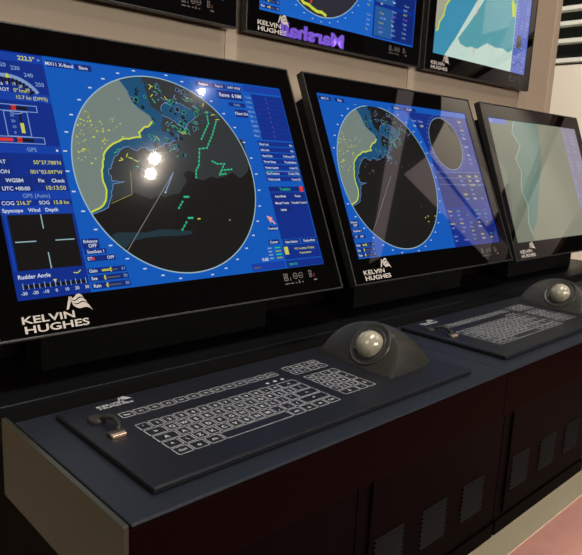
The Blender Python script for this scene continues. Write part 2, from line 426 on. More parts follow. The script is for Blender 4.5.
def radar_screen_full(parent):
    """first radar display: instrument column, round picture, menu column"""
    S = Sheet(y0=0.0022)
    S.rect(0.030, 0.048, 0.600, 0.405, G['bg'])
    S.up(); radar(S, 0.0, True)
    S.layer = 2
    # --- instrument column
    S.rect(0.030, 0.048, 0.131, 0.405, G['panel']); S.layer = 3
    for v in (0.3905, 0.3300, 0.2520, 0.1850):
        S.rect(0.030, v, 0.131, v + 0.0125, G['head'])
    S.rect(0.030, 0.1640, 0.131, 0.1765, G['head'])
    S.layer = 5
    S.text("222.5°", 0.119, 0.3935, 0.0068, G['yellow'], anchor='r', bold=0.02)
    S.rect(0.123, 0.395, 0.126, 0.398, G['pale'])
    gc = (0.072, 0.318)
    S.ring(gc, 0.046, 0.052, G['pale'], n=30, a0=0.55, a1=PI - 0.55)
    S.ring(gc, 0.037, 0.046, G['panel2'], n=30, a0=0.6, a1=PI - 0.6)
    S.layer = 6
    for i in range(17):
        a = 0.65 + (PI - 1.3) * i / 16
        S.line([(gc[0] + 0.0375 * math.cos(a), gc[1] + 0.0375 * math.sin(a)), (gc[0] + 0.046 * math.cos(a), gc[1] + 0.046 * math.sin(a))], 0.0028, G['black'])
    S.poly([(0.0715, 0.3635), (0.0795, 0.3635), (0.0755, 0.371)], G['yellow'])
    for t, u, v in (("210", 0.050, 0.3745), ("220", 0.0700, 0.3800), ("230", 0.0885, 0.3770), ("240", 0.1055, 0.3680), ("250", 0.119, 0.3550)):
        S.text(t, u, v, 0.0062, G['pale'], anchor='c', bold=0.015)
    for t, u, v in (("10", 0.0640, 0.3515), ("0", 0.0730, 0.3535), ("10", 0.0820, 0.3530), ("20", 0.0910, 0.3500), ("30", 0.1000, 0.3455)):
        S.text(t, u, v, 0.0045, G['white'], anchor='c', bold=0.015)
    S.text("ROT", 0.060, 0.3430, 0.0052, G['white']); S.text("0°/min", 0.080, 0.3430, 0.0058, G['yellow'])
    S.text("15.7 kn (DPFS)", 0.126, 0.3330, 0.0054, G['yellow'], anchor='r')
    for v, u1 in ((0.3135, 0.108), (0.2660, 0.110)):
        S.frame(0.034, v, u1, v + 0.0105, 0.0012, G['pale'])
        S.rect(0.040, v + 0.003, 0.066, v + 0.0075, G['red'] if v < 0.3 else G['panel2'])
        S.rect(0.070, v + 0.003, 0.094, v + 0.0075, G['black'])
        S.rect(0.0715, v + 0.002, 0.0785, v + 0.0090, G['red'])
    S.frame(0.060, 0.2760, 0.093, 0.3140, 0.0012, G['pale'])
    S.rect(0.0805, 0.280, 0.0835, 0.311, G['black'])
    S.layer = 7
    S.rect(0.0800, 0.2815, 0.0850, 0.2965, G['yellow'])
    for i, t in enumerate(("0", "10", "20", "30")):
        S.text(t, 0.071, 0.280 + i * 0.0085, 0.0042, G['pale'], anchor='c')
    S.ring((0.078, 0.3245), 0.014, 0.0152, G['pale'], n=12, a0=PI + 0.9, a1=2 * PI - 0.9)
    # --- position block
    S.text("GPS", 0.0885, 0.2550, 0.0058, G['pale'], anchor='c')
    S.rect(0.123, 0.256, 0.126, 0.259, G['white'])
    S.text("50°37.788'N", 0.126, 0.2365, 0.0056, G['yellow'], anchor='r')
    S.text("001°03.097'W", 0.126, 0.2225, 0.0056, G['yellow'], anchor='r')
    for t, v in (("LAT", 0.2365), ("LON", 0.2225)):
        S.layer = 6; S.rect(0.034, v - 0.0025, 0.058, v + 0.008, G['btn']); S.layer = 7
        S.text(t, 0.037, v, 0.0055, G['white'])
    S.layer = 6
    button(S, 0.034, 0.2075, 0.080, 0.2180, "WGS84", h=0.0055)
    button(S, 0.083, 0.2075, 0.103, 0.2180, "Fix", h=0.0055)
    button(S, 0.106, 0.2075, 0.128, 0.2180, "Check", h=0.0055)
    button(S, 0.034, 0.1965, 0.080, 0.2060, "UTC +00:00", h=0.0055)
    S.layer = 7
    S.text("10:13:50", 0.126, 0.1990, 0.0062, G['yellow'], anchor='r')
    S.text("GPS (Auto)", 0.082, 0.1880, 0.0058, G['outline'], anchor='c')
    S.text("COG", 0.034, 0.1780, 0.0054, G['white']); S.text("216.3°", 0.0535, 0.1780, 0.0056, G['yellow'])
    S.text("SOG", 0.0835, 0.1780, 0.0054, G['white']); S.text("15.8 kn", 0.1030, 0.1780, 0.0056, G['yellow'])
    S.text("Spyscope", 0.033, 0.1678, 0.0052, G['white'], bold=0.02); S.text("Wind", 0.067, 0.1678, 0.0052, G['white'], bold=0.02)
    S.text("Depth", 0.090, 0.1678, 0.0052, G['white'], bold=0.02)
    # --- spyscope
    S.rect(0.0385, 0.0875, 0.1265, 0.1640, G['black'])
    S.rect(0.0335, 0.0875, 0.0365, 0.1640, G['head'])
    S.layer = 8
    for a, b in (((0.042, 0.1265), (0.069, 0.1265)), ((0.096, 0.1265), (0.1225, 0.1265)), ((0.0825, 0.144), (0.0825, 0.1635)), ((0.0825, 0.088), (0.0825, 0.110))):
        S.line([a, b], 0.0014, G['rim'])
    # --- rudder angle
    S.layer = 6; S.rect(0.032, 0.0500, 0.129, 0.0860, G['panel']); S.layer = 7
    S.text("Rudder Angle", 0.036, 0.0765, 0.0056, G['white'], bold=0.02)
    S.line([(0.112, 0.0790), (0.116, 0.0780), (0.119, 0.0790), (0.122, 0.0815)], 0.0013, G['yellow'])
    S.rect(0.040, 0.0630, 0.127, 0.0680, G['black'])
    S.layer = 8
    for i in range(13):
        u = 0.0405 + 0.0860 * i / 12
        S.rect(u - 0.0005, 0.0620, u + 0.0007, 0.0690 + (0.0015 if i % 2 == 0 else 0), G['pale'])
    for i, t in enumerate(("-30", "-20", "-10", "0", "10", "20", "30")):
        S.text(t, 0.0405 + 0.0860 * i / 6, 0.0550, 0.0044, G['white'], anchor='c', bold=0.015)
    S.poly([(0.0815, 0.0725), (0.0865, 0.0725), (0.084, 0.0670)], G['yellow'])
    # --- controls below the picture
    S.layer = 10
    S.rect(0.1320, 0.1105, 0.1580, 0.1255, G['btn']); S.layer = 11
    S.text("Enhance", 0.1450, 0.1195, 0.0046, G['white'], anchor='c', bold=0.02); S.text("OFF", 0.1470, 0.1125, 0.0052, G['white'], anchor='c', bold=0.02)
    S.layer = 10
    button(S, 0.1330, 0.1025, 0.1665, 0.1100, "ScanScan 1", h=0.0046)
    S.rect(0.1335, 0.0920, 0.1785, 0.1000, G['btn']); S.layer = 11
    S.text("ET", 0.1355, 0.0940, 0.0046, G['white'], bold=0.02); S.text("OFF", 0.1765, 0.0940, 0.0046, G['white'], anchor='r', bold=0.02)
    S.rect(0.1425, 0.0940, 0.1460, 0.0980, G['red'])
    S.layer = 10
    slider(S, 0.1320, 0.0740, 0.1910, "Gain", 0.55, "61"); slider(S, 0.1330, 0.0630, 0.1930, "Sea", 0.04, "50"); slider(S, 0.1340, 0.0520, 0.1935, "Rain", 0.06, "50")
    # --- top strip
    S.layer = 3
    button(S, 0.1360, 0.3890, 0.1740, 0.3990, "MX11 X-Band", h=0.0056); button(S, 0.1790, 0.3890, 0.2060, 0.3990, "Slave", h=0.0054)
    S.layer = 10
    button(S, 0.4000, 0.3890, 0.4300, 0.3980, "Relative", h=0.0048); button(S, 0.4340, 0.3890, 0.4640, 0.3980, "Rain 3", h=0.0048); button(S, 0.4660, 0.3890, 0.5000, 0.3980, "SART 47:00", h=0.0046)
    button(S, 0.4420, 0.3690, 0.4980, 0.3860, "Range  6 NM", h=0.0072); button(S, 0.4620, 0.3560, 0.5000, 0.3640, "Profile", 'pale', h=0.0042)
    button(S, 0.4720, 0.3360, 0.5010, 0.3510, "Chart On", h=0.0058)
    # --- menu column
    S.layer = 2
    S.rect(0.5050, 0.0480, 0.6000, 0.4050, G['bg']); S.layer = 3
    S.rect(0.5220, 0.2950, 0.5985, 0.3860, G['panel']); S.layer = 4
    for i in range(9):
        v = 0.3760 - i * 0.0095
        S.rect(0.5230, v, 0.5975, v + 0.0006, G['head'])
        S.rect(0.5560, v + .002, 0.5575, v + .005, G['purple'])
        S.text(("Trails", "Index", "Lines", "Marks", "EBL 1", "EBL 2", "VRM 1", "VRM 2", "Maps")[i], 0.5050, v, 0.0046, G['pale'])
    S.rect(0.5060, 0.3900, 0.5985, 0.4030, G['head'])
    rows = (("Data Lost", "No"), ("Info Lost", "No"), ("Head Data", "TgtTrue CPT"), ("Target Setup", "True/Relative"), ("Vector Length", "6 min (T)"), ("Past Positions", "12 min (T/R)"), ("Trails Length", "12 min (T)"))
    for i, (a, b) in enumerate(rows):
        v = 0.2840 - i * 0.0115
        S.layer = 4; S.rect(0.5090, v - 0.0015, 0.5980, v + 0.0080, G['panel']); S.layer = 5
        S.text(a, 0.5120, v, 0.0046, G['white'], sx=0.9, bold=0.02); S.text(b, 0.5955, v, 0.0046, G['white'], anchor='r', sx=0.9, bold=0.02)
    S.rect(0.5120, 0.2320, 0.5300, 0.2335, G['green']); S.rect(0.530, 0.2322, 0.594, 0.2332, G['outline'])
    S.layer = 4; S.rect(0.5080, 0.1930, 0.5980, 0.2030, G['panel2']); S.layer = 5
    S.text("Tracking", 0.5480, 0.1955, 0.0056, G['green'], anchor='c', bold=0.02); S.rect(0.5860, 0.1930, 0.5955, 0.2035, G['red'])
    S.layer = 4; S.rect(0.5080, 0.1020, 0.5975, 0.1920, G['panel'])
    S.layer = 5
    for t, u, v in (("Auto Mode", 0.5120, 0.1790), ("Tracks", 0.5560, 0.1790), ("Manual Tracks", 0.5120, 0.1660), ("Transfer Control", 0.5560, 0.1660), ("Labels", 0.5120, 0.1530)):
        button(S, u, v, u + 0.040, v + 0.0105, t, h=0.0044)
    S.layer = 4
    button(S, 0.5100, 0.0925, 0.5520, 0.1010, "Video Settings", h=0.0042); button(S, 0.5560, 0.0925, 0.5985, 0.1010, "Display Mode", h=0.0042)
    S.rect(0.5060, 0.0640, 0.5985, 0.0910, G['panel']); S.layer = 5
    S.rect(0.5090, 0.0735, 0.5185, 0.0880, G['yellow']); S.text("WC Auxiliary Display", 0.5600, 0.0810, 0.0042, G['yellow'], anchor='c'); S.text("Presentation", 0.5600, 0.0725, 0.0042, G['yellow'], anchor='c')
    S.layer = 4; S.rect(0.5060, 0.0490, 0.5985, 0.0620, G['panel']); S.layer = 5; S.text("SERVICE", 0.5120, 0.0530, 0.0042, G['green'])
    S.layer = 10
    S.rect(0.4250, 0.0500, 0.5020, 0.0630, G['head']); S.rect(0.4290, 0.0535, 0.4440, 0.0575, G['olive'])
    S.poly([(0.4925, 0.1335), (0.4990, 0.1440), (0.4860, 0.1480)], G['pink']); S.line([(0.4955, 0.1400), (0.5015, 0.1325)], 0.003, G['pink'])
    button(S, 0.4840, 0.1195, 0.5040, 0.1280, "TrueHead", h=0.0042); button(S, 0.4760, 0.0945, 0.5010, 0.1030, "Cursor", h=0.0050)
    for i in range(4):
        S.rect(0.4700, 0.0680 + i * 0.0062, 0.4790, 0.0705 + i * 0.0062, G['pale']); S.rect(0.4870, 0.0680 + i * 0.0062, 0.5000, 0.0705 + i * 0.0062, G['green' if i % 2 else 'dim'])
    S.text("0.68", 0.4520, 0.0660, 0.0058, G['white'], bold=0.02)
    return S.build('screen', parent)

def menu_clutter(S, u0, v0, u1, v1, cols, step, seed, cs=('white', 'pale', 'pale', 'yellow')):
    rnd = random.Random(seed); v = v1 - step
    words = ["Range", "Course", "Speed", "Target", "Gain", "Sea", "Rain", "Chart", "Route", "Depth", "Drift", "Set", "12.0 NM", "045.0°", "6 min", "True", "OFF", "Auto"]
    while v > v0:
        for c in range(cols):
            w = (u1 - u0) / cols
            if rnd.random() < 0.82:
                S.text(rnd.choice(words), u0 + c * w + rnd.uniform(0.001, 0.006), v, step * 0.45, G[rnd.choice(cs)], sx=0.95, bold=0.02)
        v -= step

def radar_screen_wide(parent):
    """second radar display: picture at the left, small round picture and menus at the right"""
    S = Sheet(y0=0.0022)
    S.rect(0.026, 0.050, 0.598, 0.407, G['bg'])
    S.up(); radar(S, -0.106, False, clip=lambda q: q[0] > 0.031)
    S.layer = 10
    S.rect(0.026, 0.392, 0.598, 0.407, G['bg']); S.layer = 11
    button(S, 0.030, 0.3925, 0.068, 0.4010, "MX11 X", h=0.0048); button(S, 0.079, 0.3925, 0.110, 0.4010, "Slave", h=0.0048)
    button(S, 0.275, 0.3925, 0.312, 0.4010, "Relative", h=0.0048); button(S, 0.318, 0.3925, 0.370, 0.4010, "HL OFF", h=0.0048)
    S.layer = 2
    S.poly([(0.385, 0.050), (0.598, 0.050), (0.598, 0.392), (0.330, 0.392), (0.352, 0.365), (0.372, 0.320), (0.385, 0.270)], G['panel'])
    S.layer = 3
    sc = (0.467, 0.316)
    S.disc(sc, 0.069, G['black']); S.ring(sc, 0.0685, 0.0700, G['rim'])
    S.layer = 4
    for k in range(36):
        a = 2 * PI * k / 36; q = (sc[0] + 0.077 * math.cos(a), sc[1] + 0.077 * math.sin(a))
        S.rect(q[0] - 0.002, q[1] - 0.0009, q[0] + 0.002, q[1] + 0.0009, G['pale'])
    S.layer = 4
    S.rect(0.388, 0.150, 0.470, 0.235, G['panel2']); S.rect(0.478, 0.165, 0.594, 0.240, G['panel2']); S.rect(0.478, 0.056, 0.594, 0.110, G['panel2'])
    S.layer = 5
    menu_clutter(S, 0.548, 0.250, 0.596, 0.390, 1, 0.0115, 1)
    menu_clutter(S, 0.340, 0.350, 0.395, 0.392, 2, 0.0125, 2)
    menu_clutter(S, 0.482, 0.160, 0.596, 0.240, 3, 0.0120, 3)
    menu_clutter(S, 0.388, 0.056, 0.596, 0.148, 5, 0.0105, 4, ('white', 'pale', 'pale', 'yellow', 'green'))
    for v in (0.240, 0.225, 0.208):
        S.rect(0.390, v, 0.594, v + 0.0008, G['outline'])
    S.layer = 11
    S.rect(0.0285, 0.1165, 0.054, 0.1310, G['btn']); S.layer = 12; S.text("Enhance", 0.0412, 0.125, 0.0044, G['white'], anchor='c', bold=0.02); S.text("OFF", 0.043, 0.118, 0.005, G['white'], anchor='c', bold=0.02)
    S.layer = 11
    button(S, 0.0285, 0.1050, 0.062, 0.1125, "ScanScan 1", h=0.0046); button(S, 0.0285, 0.0925, 0.066, 0.1000, "ET     OFF", h=0.0046)
    slider(S, 0.0285, 0.0740, 0.087, "Gain", 0.5, "61"); slider(S, 0.0285, 0.0635, 0.087, "Sea", 0.05, "50"); slider(S, 0.0285, 0.0530, 0.087, "Rain", 0.06, "50")
    return S.build('screen', parent)

def chart_screen_pale(parent):
    """third console display: a pale sea chart with a menu column"""
    S = Sheet(y0=0.0022)
    S.rect(0.028, 0.047, 0.600, 0.408, G['m3c'])
    S.up()
    S.poly([(0.028, 0.047), (0.130, 0.047), (0.120, 0.10), (0.142, 0.15), (0.125, 0.20), (0.150, 0.25), (0.135, 0.29), (0.180, 0.33), (0.150, 0.37), (0.175, 0.408), (0.028, 0.408)], G['m3a'])
    S.poly([(0.130, 0.07), (0.120, 0.10), (0.142, 0.15), (0.125, 0.20), (0.150, 0.25), (0.135, 0.29), (0.180, 0.33), (0.150, 0.37), (0.175, 0.408), (0.330, 0.408), (0.320, 0.36), (0.300, 0.30), (0.250, 0.22), (0.210, 0.16), (0.170, 0.10)], G['m3b'])
    S.up()
    S.line([(0.130, 0.07), (0.120, 0.10), (0.142, 0.15), (0.125, 0.20), (0.150, 0.25), (0.135, 0.29), (0.180, 0.33), (0.150, 0.37), (0.175, 0.408)], 0.0015, G['chartpale'])
    S.rect(0.028, 0.393, 0.130, 0.408, G['menu']); S.rect(0.490, 0.047, 0.600, 0.408, G['lilac'])
    S.up(); S.text("Chart", 0.034, 0.397, 0.006, G['menutext']); menu_clutter(S, 0.494, 0.055, 0.598, 0.400, 2, 0.0125, 9, ('menutext', 'pale'))
    return S.build('screen', parent)

def wall_radar_screen(parent, seed):
    """wall display: blue radar page with a dark round picture and yellow coast"""
    S = Sheet(y0=0.0022)
    S.rect(0.034, 0.048, 0.612, 0.409, G['bg2'])
    c = (0.235, 0.229); r = 0.163
    S.up(); S.disc(c, r, G['slate'])
    S.up(); S.ring(c, r - 0.001, r + 0.001, G['rim'])
    rnd = random.Random(seed)
    cst = [(0.150, 0.093), (0.163, 0.095), (0.172, 0.088), (0.190, 0.086), (0.205, 0.080), (0.220, 0.076), (0.235, 0.077), (0.250, 0.072)]
    S.line(cst, 0.0070, G['coast'])
    S.line([(0.170, 0.104), (0.176, 0.125), (0.182, 0.115), (0.190, 0.128), (0.200, 0.104), (0.196, 0.092)], 0.0045, G['red'])
    S.line([(0.150, 0.140), (0.170, 0.150), (0.200, 0.145), (0.230, 0.170)], 0.004, G['coast'])
    for k in range(70):
        a = rnd.uniform(0, 2 * PI); q = (c[0] + rnd.uniform(.1, .95) * r * math.cos(a), c[1] + rnd.uniform(.1, .95) * r * math.sin(a)); w = rnd.uniform(.001, .0025)
        S.rect(q[0], q[1], q[0] + w, q[1] + w, G[rnd.choice(['yellow', 'dim', 'coast'])])
    for k in range(36):
        a = 2 * PI * k / 36; q = (c[0] + (r + .011) * math.cos(a), c[1] + (r + .011) * math.sin(a))
        if 0.052 < q[1] < 0.405: S.rect(q[0] - .002, q[1] - .001, q[0] + .002, q[1] + .001, G['white'])
    S.layer = 3
    for i, v in enumerate((0.054, 0.068, 0.082)):
        slider(S, 0.038, v, 0.096, ("Rain", "Sea", "Gain")[i], (0.3, 0.1, 0.5)[i], "50")
    S.layer = 2; S.rect(0.430, 0.052, 0.610, 0.400, G['panel']); S.layer = 3
    for v in (0.055, 0.140, 0.225, 0.310): S.rect(0.436, v, 0.515, v + 0.075, G['seablue']); S.rect(0.522, v, 0.606, v + 0.075, G['panel2'])
    S.layer = 4; menu_clutter(S, 0.400, 0.056, 0.608, 0.400, 4, 0.0120, seed + 5, ('pale', 'pale', 'white', 'dim', 'purple'))
    return S.build('screen', parent)

def wall_chart_screen(parent):
    """wall display: sea chart in cyan and pale green with a violet menu column"""
    S = Sheet(y0=0.0022)
    S.rect(0.036, 0.048, 0.608, 0.409, G['chartpale'])
    S.up()
    S.poly([(0.036, 0.048), (0.098, 0.048), (0.150, 0.105), (0.260, 0.240), (0.330, 0.340), (0.370, 0.409), (0.036, 0.409)], G['chartdeep'])
    S.poly([(0.166, 0.108), (0.180, 0.094), (0.215, 0.088), (0.244, 0.094), (0.280, 0.092), (0.310, 0.106), (0.340, 0.118), (0.390, 0.112), (0.440, 0.116), (0.480, 0.108), (0.505, 0.120), (0.505, 0.409), (0.400, 0.409), (0.340, 0.300), (0.285, 0.230), (0.220, 0.160)], G['chartblue'])
    S.up()
    S.poly([(0.036, 0.409), (0.036, 0.125), (0.052, 0.112), (0.060, 0.140), (0.078, 0.160), (0.085, 0.190), (0.110, 0.215), (0.125, 0.260), (0.150, 0.310), (0.200, 0.409)], G['chartland'])
    S.up()
    S.line([(0.046, 0.112), (0.054, 0.118), (0.060, 0.140), (0.078, 0.160), (0.085, 0.190), (0.110, 0.215), (0.125, 0.260), (0.150, 0.310), (0.200, 0.409)], 0.0060, G['coast'])
    S.poly([(0.483, 0.225), (0.500, 0.225), (0.500, 0.262), (0.470, 0.280), (0.470, 0.262)], G['coast'])
    S.ring((0.262, 0.085), 0.004, 0.006, G['pink'], n=16); S.line([(0.262, 0.068), (0.262, 0.082)], 0.003, G['pink']); S.line([(0.258, 0.235), (0.262, 0.205), (0.250, 0.190)], 0.003, G['pink'])
    rnd = random.Random(4)
    for k in range(70):
        q = (rnd.uniform(.05, .49), rnd.uniform(.06, .40)); S.rect(q[0], q[1], q[0] + .0025, q[1] + .0018, G['teal2'])
    S.rect(0.508, 0.048, 0.608, 0.409, G['menu']); S.up()
    menu_clutter(S, 0.511, 0.052, 0.606, 0.405, 3, 0.0105, 12, ('menutext', 'menutext', 'pale'))
    S.rect(0.530, 0.130, 0.562, 0.172, G['brown'])
    S.line([(0.52, 0.07), (0.56, 0.09), (0.60, 0.06)], 0.003, G['panel2'])
    return S.build('screen', parent)

# ------------------------------------------------------------------ display units
def emblem(S, u, v, w, h, m):
    """three wavy bars leaning like a flag"""
    P = lambda a, b: (u + a * w, v + b * h)
    def wave(t, k):            # k = 0 top edge .. 1 bottom edge
        x = 0.18 + 0.50 * t + 0.30 * k * (0.35 + 0.75 * t)
        y = 1.0 - 0.10 * math.sin(2 * PI * t * 0.95 + 0.2) - k * (0.45 + 0.42 * t)
        return P(x, y)
    for k0, k1 in ((0.0, 0.22), (0.30, 0.54), (0.62, 1.0)):
        n = 12
        for i in range(n):
            a = i / n; b = (i + 1) / n
            S.poly([wave(a, k0), wave(b, k0), wave(b, k1), wave(a, k1)], m)
    S.poly([P(0.0, 0.32), P(0.10, 0.36), P(0.30, 0.98), P(0.18, 1.0)], m)

def maker_logo(S, u, v, s, m):
    """two-line wordmark with the wavy emblem; s = overall scale, (u, v) = lower left"""
    S.text("KELVIN", u - 0.0015 * s, v + 0.0127 * s, 0.0096 * s, m, width=0.0715 * s, bold=0.022)
    S.text("HUGHES", u, v, 0.0096 * s, m, width=0.0885 * s, bold=0.022)
    emblem(S, u + 0.0600 * s, v + 0.0150 * s, 0.0365 * s, 0.0265 * s, m)

def touch_icons(S, W):
    u = W - 0.140; v = 0.0255
    m = M_icon
    S.frame(u, v, u + 0.010, v + 0.013, 0.0015, m); S.rect(u + 0.002, v + 0.005, u + 0.008, v + 0.007, m); S.rect(u + .004, v + .002, u + .006, v + .011, m)
    S.rect(u + 0.0145, v - 0.001, u + 0.016, v + 0.005, m)
    for k in (0, 1): S.ring((u + 0.028 + k * 0.014, v + 0.007), 0.0045, 0.0058, m, n=20)
    S.rect(u + 0.024, v + 0.006, u + 0.032, v + 0.0074, m); S.rect(u + 0.038, v + 0.006, u + 0.046, v + 0.0074, m)
    for a, b in ((0.0, 0.010), (0.013, 0.021), (0.025, 0.029), (0.0325, 0.0375), (0.041, 0.045)):
        S.rect(u + a, v - 0.0065, u + b, v - 0.0045, m)
    S.rect(u + 0.034, v - 0.0075, u + 0.036, v - 0.001, m)
    S.frame(u + 0.063, v + 0.001, u + 0.070, v + 0.014, 0.0016, m); S.rect(u + 0.063, v + .006, u + .070, v + .0085, m)
    S.rect(u + 0.0745, v + 0.001, u + 0.0765, v + 0.008, mat('printed_red', (120, 30, 28)))
    S.rect(u + 0.072, v - 0.0055, u + 0.081, v - 0.003, m)

def display_unit(name, label, loc, tilt, yaw, W, H, screen, scr, house=True, logo_scale=1.0, group=None):
    """a display: its root is the lower left corner of the front face; local x runs along, z up the face, -y out of it"""
    r = thing(name, label, 'display', loc, (-tilt, 0, yaw), group)
    T = 0.016
    u0, v0, u1, v1 = scr
    bm = bmesh.new()
    # front frame around the screen opening, with a slim raised rim
    for q in ((0, W, 0, T, 0, v0), (0, W, 0, T, v1, H), (0, u0, 0, T, v0, v1), (u1, W, 0, T, v0, v1)):
        box(bm, *q)
    bmesh.ops.remove_doubles(bm, verts=bm.verts, dist=1e-6)
    finish('bezel', bm, M_bezel, r)
    bm = bmesh.new()
    e = 0.0035
    for q in ((-e, W + e, -0.0015, T, -e, -0.0002), (-e, W + e, -0.0015, T, H + 0.0002, H + e), (-e, -0.0002, -0.0015, T, -0.0002, H + 0.0002), (W + 0.0002, W + e, -0.0015, T, -0.0002, H + 0.0002)):
        box(bm, *q)
    finish('rim', bm, M_edge, r, bevel=0.0008)
    screen(r)
    if house:
        finish('housing', B((0.020, W - 0.016, T, 0.075, 0.012, H - 0.034)), M_house, r, bevel=0.004)
        for v in (0.085, 0.345):       # two screws in the right-hand edge
            bm = bmesh.new(); cyl(bm, (W + e, 0.008, v), (W + e + 0.0022, 0.008, v), 0.0028, 0.0022, 12)
            finish('edge_screw', bm, M_screw, r)
    else:
        finish('housing', B((0.030, W - 0.030, T, 0.034, 0.030, H - 0.030)), M_house, r)
    S = Sheet(y0=-0.00015); maker_logo(S, 0.0305, 0.0045, logo_scale, M_logo); o = S.build('logo', r); o['label'] = 'pale printed maker logo with wavy emblem'
    S = Sheet(y0=-0.00015); touch_icons(S, W); S.build('touch_keys', r)
    return r
# ------------------------------------------------------------------ layout (metres; desk top = 0, floor below it)
ZF = -0.72
PITCH = 0.675
WALL_Y = 0.738

# ------------------------------------------------------------------ consoles
def operator_console(k, label):
    r = thing('operator_console', label, 'console', (k * PITCH, 0.30, ZF), group='console desk sections')
    L = Matrix.Translation((0, -0.30, -ZF))
    def part(name, bm, m, **kw):
        bmesh.ops.transform(bm, matrix=L, verts=bm.verts)
        return finish(name, bm, m, r, **kw)
    x0 = 0.0085 if k == 0 else 0.0008
    x1 = PITCH - 0.0004
    part('desktop', B((x0, x1, 0.0006, 0.268, -0.0040, 0.0)), M_desk, bevel=0.0019)
    part('apron', B((x0 if k else 0.0062, x1, 0.0, 0.018, -0.077, -0.0042)), M_apron, bevel=0.0008)
    if k == 0:
        part('end_panel', B((0.0, 0.0060, 0.0, 0.286, -0.097, 0.0012)), M_side, bevel=0.0008)
    part('rear_channel', B((x0, x1, 0.2682, 0.3168, -0.030, -0.006)), M_gap)
    part('rear_ledge', B((x0, x1, 0.317, 0.3655, -0.030, 0.0018)), M_ledge, bevel=0.0015)
    part('back_shelf', B((x0, x1, 0.366, 0.733, -0.030, 0.0)), M_dark, bevel=0.0008)
    part('cable_cover', B((x0, x1 if k < 2 else 0.53, 0.500, 0.512, 0.0005, 0.20)), M_dark, bevel=0.001)
    part('underside', B((x0, x1, 0.0185, 0.3655, -0.045, -0.0305)), M_gap)
    return r

C_LAB = ['nearest black console desk section with the open left end panel',
         'black console desk section second from the left end, carrying the middle keyboard',
         'black console desk section farthest along, under the pale chart display']
for k in range(3):
    operator_console(k, C_LAB[k])

def base_cabinet(x0, x1, label):
    r = thing('base_cabinet', label, 'cabinet', (x0, 0.31, ZF), group='cabinets under the console desk')
    w = x1 - x0
    finish('cabinet_body', B((0, w, 0, 0.40, 0.045, -ZF - 0.046)), M_cab, r, bevel=0.001)
    finish('plinth', B((0.004, w - 0.004, -0.006, 0.40, 0.0, 0.044)), M_cab, r, bevel=0.001)
    d = finish('door', B((0.040, w - 0.034, -0.007, -0.0005, 0.060, -ZF - 0.08)), M_cab, r, bevel=0.0015)
    for i in range(3):
        u = 0.058 + i * 0.178
        bm = bmesh.new()
        z0, z1 = 0.122, 0.228
        for j in range(9):
            z = z0 + (z1 - z0) * j / 9
            # one pressed louvre: a lip leaning out of the door
            A = [(u, -0.0072, z), (u + 0.104, -0.0072, z), (u + 0.104, -0.0125, z + 0.0035), (u, -0.0125, z + 0.0035)]
            C = [(u, -0.0072, z + 0.0085), (u + 0.104, -0.0072, z + 0.0085)]
            va = [bm.verts.new(p) for p in A]; vc = [bm.verts.new(p) for p in C]
            bm.faces.new(va); bm.faces.new((va[3], va[2], vc[1], vc[0]))
            bm.faces.new((va[0], va[3], vc[0])); bm.faces.new((va[1], vc[1], va[2]))
            bm.faces.new((va[0], vc[0], vc[1], va[1]))
        finish('louvre_vent', bm, M_vent, d)
    return r
base_cabinet(0.085, 0.7085, 'black base cabinet at the left end, under the nearest desk section')
base_cabinet(0.7120, 1.3250, 'black base cabinet in the middle, left of the seam reaching the floor edge')
base_cabinet(1.3285, 1.9450, 'black base cabinet farthest right, its vents beside the pink carpet')

# ------------------------------------------------------------------ keyboards
def flat(o):
    """turn artwork drawn in (u, v) so that it lies face up"""
    o.data.transform(Matrix.Rotation(-PI / 2, 4, 'X')); return o

KEYZ = 0.0084
def key(parent, u, v, w, h, glyph='', gh=0.0062, name='key'):
    S = Sheet(y0=-KEYZ, step=0.00002)
    g = 0.0009; u0, v0, u1, v1 = u + g, v + g, u + w - g, v + h - g
    t = 0.0009; c = 0.0022
    # rounded outline
    out = []; inn = []
    for (cx, cy, a0) in ((u1 - c, v1 - c, 0), (u0 + c, v1 - c, PI / 2), (u0 + c, v0 + c, PI), (u1 - c, v0 + c, 1.5 * PI)):
        for i in range(4):
            a = a0 + PI / 2 * i / 3
            out.append((cx + c * math.cos(a), cy + c * math.sin(a))); inn.append((cx + (c - t) * math.cos(a), cy + (c - t) * math.sin(a)))
    n = len(out)
    for i in range(n):
        S.poly([out[i], out[(i + 1) % n], inn[(i + 1) % n], inn[i]], M_print)
    if glyph:
        S.text(glyph, (u0 + u1) / 2, (v0 + v1) / 2 - gh / 2, gh, M_print, anchor='c', bold=0.03)
    return flat(S.build(name, parent))

